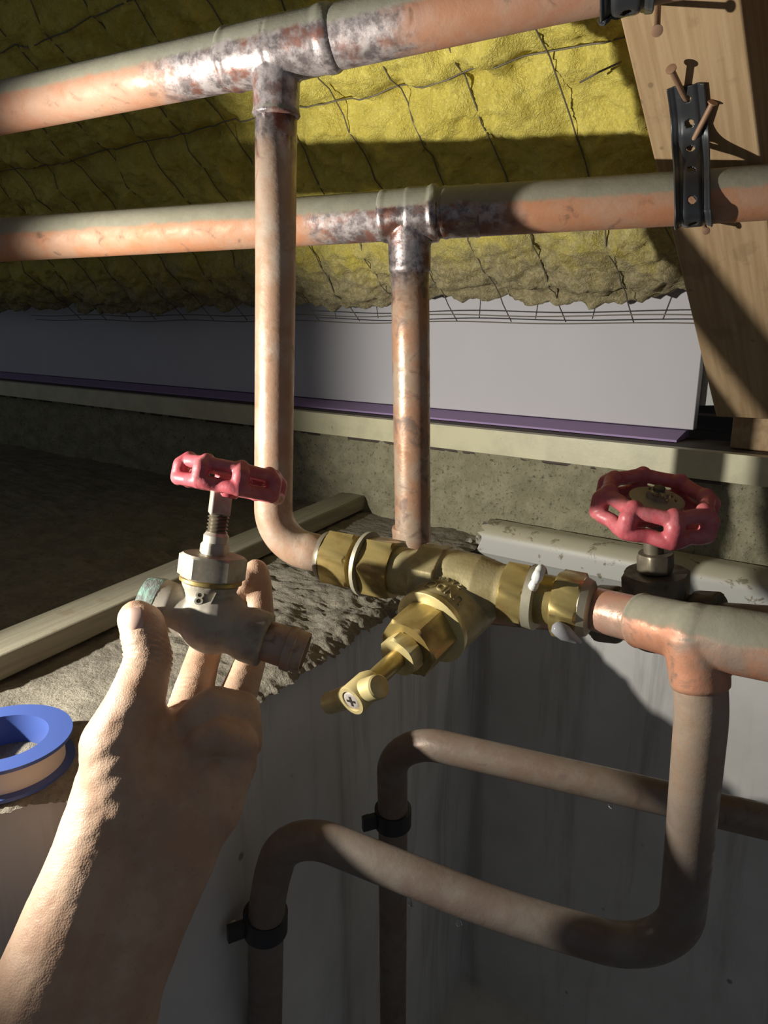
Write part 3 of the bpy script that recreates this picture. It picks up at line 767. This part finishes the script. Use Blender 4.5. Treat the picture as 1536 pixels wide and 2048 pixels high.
# ------------------------------------------------------------------ straps and nails
def strap(pts, xd, w, name, label, holes, ribs=True):
    # pts: centre line; xd: direction across
    pts = [V(p) for p in pts]
    # resample smoothly (Catmull-Rom)
    sm = []
    for i in range(len(pts) - 1):
        a = pts[max(i - 1, 0)]; b = pts[i]; c = pts[i + 1]; d = pts[min(i + 2, len(pts) - 1)]
        for k in range(24):
            t = k / 24
            sm.append(.5 * ((2 * b) + (c - a) * t + (2 * a - 5 * b + 4 * c - d) * t * t + (3 * b - a - 3 * c + d) * t ** 3))
    sm.append(pts[-1])
    # even spacing
    L = [0]
    for i in range(1, len(sm)): L.append(L[-1] + (sm[i] - sm[i - 1]).length)
    step = .0006; n = int(L[-1] / step); ev = []; j = 0
    for i in range(n + 1):
        s = L[-1] * i / n
        while j < len(L) - 2 and L[j + 1] < s: j += 1
        ev.append(sm[j].lerp(sm[j + 1], (s - L[j]) / max(L[j + 1] - L[j], 1e-9)))
    nw = 34; me = MB(); rows = []
    for i, p in enumerate(ev):
        t = (ev[min(i + 1, n)] - ev[max(i - 1, 0)]).normalized()
        xx = xd(i / n) if callable(xd) else xd
        x = (xx - t * xx.dot(t)).normalized(); nrm = t.cross(x)
        if nrm.dot(CAM - p) < 0 and i == 0: pass
        rows.append((p, x, nrm))
    vs = []
    for p, x, nrm in rows:
        for k in range(nw + 1):
            b = (k / nw - .5) * 2
            h = 0.0
            if ribs:
                for c0 in (-.62, .62): h += .0013 * math.exp(-((b - c0) / .13) ** 2)
            h -= .0008 * max(0, abs(b) - .88) / .12
            vs.append(p + x * (b * w / 2) + nrm * h)
    fs = []
    for i in range(n):
        for k in range(nw):
            cx = ((k + .5) / nw - .5) * w; cs = (i + .5) / n * L[-1]
            if any((cs - hs) ** 2 + (cx - hx) ** 2 < r * r for hs, hx, r in holes): continue
            fs.append((i * (nw + 1) + k, (i + 1) * (nw + 1) + k, (i + 1) * (nw + 1) + k + 1, i * (nw + 1) + k + 1))
    me.add(vs, fs); ob = me.build(name, M['strap'], None, ang=None, fix=False)
    sd = ob.modifiers.new('s', 'SOLIDIFY'); sd.thickness = .0010; sd.offset = 0
    bake(ob); tag(ob, label, 'strap', 'perforated pipe straps on the rafter')
    return L
xs = (RT * 1.0 + UP * .08).normalized()
s2 = [on(1371, 172, R0 + RN * .0016, RN), on(1375, 205, R0 + RN * .0016, RN), on(1379, 245, R0 + RN * .0018, RN), P(1381, 290, .4345), P(1383, 345, .4255), P(1384, 395, .4225), P(1385, 432, .4245), P(1387, 452, .436), P(1390, 447, .455), P(1394, 435, .472), P(1396, 432, .483)]
def s2x(a):
    k = min(1, max(0, (a - .12) / .22)); return -(rw * (1 - k) + xs * k)
strap(s2, s2x, .0200, 'pipe_strap', 'black perforated strap under the second copper main, nailed to the rafter',
      [(.0045 + .0030, 0, .0022), (.0225, 0.0, .0024), (.0375, 0, .0024), (.055, 0, .0024), (.074, 0, .0024), (.09, 0, .0024)])
_t = min((abs(pr(p1[3].lerp(p1[4], k / 400))[0] - 1254), k) for k in range(400))[1] / 400
sc_ = p1[3].lerp(p1[4], _t); ax1 = (p1[4] - p1[3]).normalized()
e1 = (-FW - ax1 * (-FW).dot(ax1)).normalized(); e2 = (UP - ax1 * UP.dot(ax1)).normalized(); e2 = (e2 - e1 * e2.dot(e1)).normalized()
s1 = [sc_ + (e1 * math.cos(math.radians(a)) + e2 * math.sin(math.radians(a))) * (ra1 + .0016) for a in (120, 90, 60, 30, 0, -30, -60, -90, -120, -150)]
s1 += [on(1306, -45, R0 + RN * .0016, RN)]
strap(s1, -ax1, .0230, 'pipe_strap', 'black perforated strap under the upper copper main, cut by the top edge',
      [(.02, 0, .0024), (.036, 0, .0024), (.0475, 0, .0024), (.062, 0, .0024), (.08, 0, .0024)])
def nail(base, head, label, r=.0016):
    t = thing('nail', label, 'nail', base, 'bent rusty nails in the straps'); base = V(base); head = V(head); ax = (head - base).normalized(); l = (head - base).length
    MB().tube([base - ax * .004, base + ax * l * .5 , head], r, 12).build('shank', M['nail'], t)
    MB().lathe(head, ax, [(-.0002, r), (.0005, r * 1.8), (.0011, r * 1.8), (.0014, r * 1.2)], 16).build('head', M['nail'], t)
nail(on(1372, 200, R0, RN), P(1343, 140, .403), 'rusty nail through the top hole of the second strap')
nail(P(1384, 286, .4365), P(1424, 208, .417), 'bent rusty nail slanting to the upper right across the second strap')
nail(P(1404, 440, .482), P(1412, 461, .470), 'nail head just showing under the bend of the second strap', .0013)
nail(on(1316, 4, R0, RN), P(1314, 60, .368), 'rusty nail pointing down beside the upper strap')

# small drops hanging under the lower pipes
for px, py, dd, lb in ((822, 1806, .4235, 'tiny water drop under the middle of the return bend pipe'), (918, 1846, .4185, 'tiny water drop under the return bend, nearer its elbow'),
                   (1222, 1611, .4860, 'tiny water drop hanging under the back lower pipe')):
    b = MB(); o = P(px, py, dd); b.lathe(o, (0, 0, -1), [(-.0012, .0006), (-.0006, .0015), (.0004, .0019), (.0014, .0015), (.002, .0004)], 14)
    tag(b.build('water_drop', M['water'], ang=None), lb, 'drop', 'drops under the lower pipes')

# ------------------------------------------------------------------ tape spool
so = led(10, 1533); sp = thing('tape_spool', 'blue plastic spool of white thread tape lying on the ledge at the left', 'spool', so)
RS = .0335
MB().lathe(so, ZD, [(.0, RS * .70), (0, RS), (.0018, RS), (.0018, RS * .70)], 64, cap=False).build('lower_flange', M['blue'], sp)
mb = MB(); mb.lathe(so, ZD, [(.0018, RS * .70), (.0018, RS * .86), (.0150, RS * .86), (.0150, RS * .70)], 64, cap=False); mb.build('tape_roll', M['tape'], sp)
MB().lathe(so, ZD, [(.0150, RS * .66), (.0150, RS), (.0168, RS), (.0168, RS * .66), (0, RS * .66), (0, RS * .70), (.015, RS * .70)], 64, cap=False).build('upper_flange', M['blue'], sp)

# ------------------------------------------------------------------ the hand
hand = thing('person', 'left bare forearm and hand gripping the old valve from below', 'person', P(280, 1700, .36))
hb = MB()
def ch(pts): hb.caps([P(x, y, d * KV) for x, y, d, r in pts], [r * KV for x, y, d, r in pts])
# forearm and wrist (two side by side chains give the flat section)
ch([(-120, 2480, .335, .034), (20, 2180, .335, .031), (110, 1962, .338, .0262), (200, 1700, .352, .0212), (236, 1560, .362, .0195)])
ch([(60, 2500, .345, .036), (150, 2180, .345, .032), (212, 1962, .348, .0272), (272, 1838, .354, .0242), (345, 1700, .362, .0222), (400, 1560, .374, .0190)])
# palm
ch([(270, 1680, .362, .020), (300, 1580, .366, .019), (345, 1480, .380, .0160), (372, 1438, .390, .0118)])
ch([(300, 1680, .364, .020), (370, 1560, .374, .0175), (430, 1470, .388, .0140), (458, 1438, .394, .0112)])
ch([(330, 1690, .364, .019), (410, 1580, .376, .0165), (455, 1510, .384, .0128), (478, 1480, .384, .0105)])
ch([(345, 1700, .362, .019), (420, 1610, .370, .0170), (452, 1560, .374, .0125), (468, 1530, .374, .0100)])
# thenar pad and thumb
ch([(320, 1600, .364, .0190), (340, 1540, .372, .0180), (350, 1480, .380, .0150)])
ch([(258, 1640, .358, .0200), (246, 1550, .359, .0198), (236, 1490, .360, .0180), (272, 1402, .365, .0142), (298, 1318, .378, .0118), (285, 1252, .384, .0118), (273, 1238, .386, .0101)])
ch([(290, 1600, .363, .0190), (306, 1520, .368, .0150), (292, 1440, .370, .0120)])
# index and middle run up behind the valve
ch([(372, 1438, .390, .0118), (402, 1330, .425, .0100), (430, 1240, .447, .0092), (470, 1180, .452, .0082), (492, 1160, .446, .0074)])
ch([(458, 1438, .394, .0112), (500, 1325, .432, .0092), (520, 1235, .452, .0088), (516, 1165, .452, .0084), (512, 1144, .450, .0080)])
# ring and little finger curl back over the palm
ch([(486, 1485, .392, .0105), (484, 1420, .384, .0096), (430, 1408, .376, .0092), (394, 1428, .374, .0084), (380, 1442, .376, .0078)])
ch([(474, 1535, .384, .0100), (484, 1485, .372, .0086), (440, 1470, .366, .0084), (408, 1482, .366, .0076), (396, 1492, .368, .0070)])
ob = hb.build('hand_and_forearm', M['skin'], hand, ang=None); remesh(ob, .0013, 16, .5)
ob.data.materials.clear(); ob.data.materials.append(M['skin'])
# creases of the thumb joint, thenar folds and wrist lines, cut into the skin
me = ob.data; me.update()
nrm = [v.normal.copy() for v in me.vertices]
TH0 = P(298, 1318, .378 * KV); thd = (P(272, 1402, .365 * KV) - TH0).normalized()
FO = P(285, 1530, .345 * KV); fod = (RT * .55 - UP * .85).normalized(); foa = (RT * .85 + UP * .5).normalized()
WRp = P(240, 1720, .345); wrd = (UP * .9 + RT * .42).normalized()
for v, n in zip(me.vertices, nrm):
    p = v.co; dz = 0.0
    q = (p - TH0); s = q.dot(thd); k = math.exp(-(s / .008) ** 2) * (q.length < .028)
    if k > .02: dz += k * .00055 * math.sin(s * 2 * math.pi / .0026 + 1.5 * noise.noise(p * 160))
    q = p - FO; s = q.dot(fod); k = math.exp(-(q.length / .026) ** 2)
    if k > .02: dz += k * .0002 * math.sin(s * 2 * math.pi / .0085 + 1.2 * noise.noise(p * 60))
    dz +=  .00025 * fbm(p, 70, 3) + .00012 * fbm(p, 400, 2)
    v.co = p + n * dz
me.update()
# thumbnail
nc = P(261, 1240, .3735 * KV); nz_ = (-FW * .90 - RT * .42 + UP * .12).normalized(); ny = (UP * .97 - RT * .17 + FW * .1); ny = (ny - nz_ * ny.dot(nz_)).normalized(); nx = ny.cross(nz_)
def f(a, b):
    x = (a - .5) * 2; y = (b - .5) * 2
    w = .0062 * (1 - .10 * max(0, -y)) 
    rr = math.sqrt(max(0, 1 - (abs(y) ** 3.2)))
    X = x * w * (.35 + .65 * rr)
    return nc + nx * X + ny * (y * .0058) + nz_ * (.0012 - .0030 * x * x - .0012 * y * y)
ob = MB().grid(f, 16, 16).build('thumbnail', M['fingernail'], hand, ang=None)
sd = ob.modifiers.new('s', 'SOLIDIFY'); sd.thickness = .0008; bake(ob)
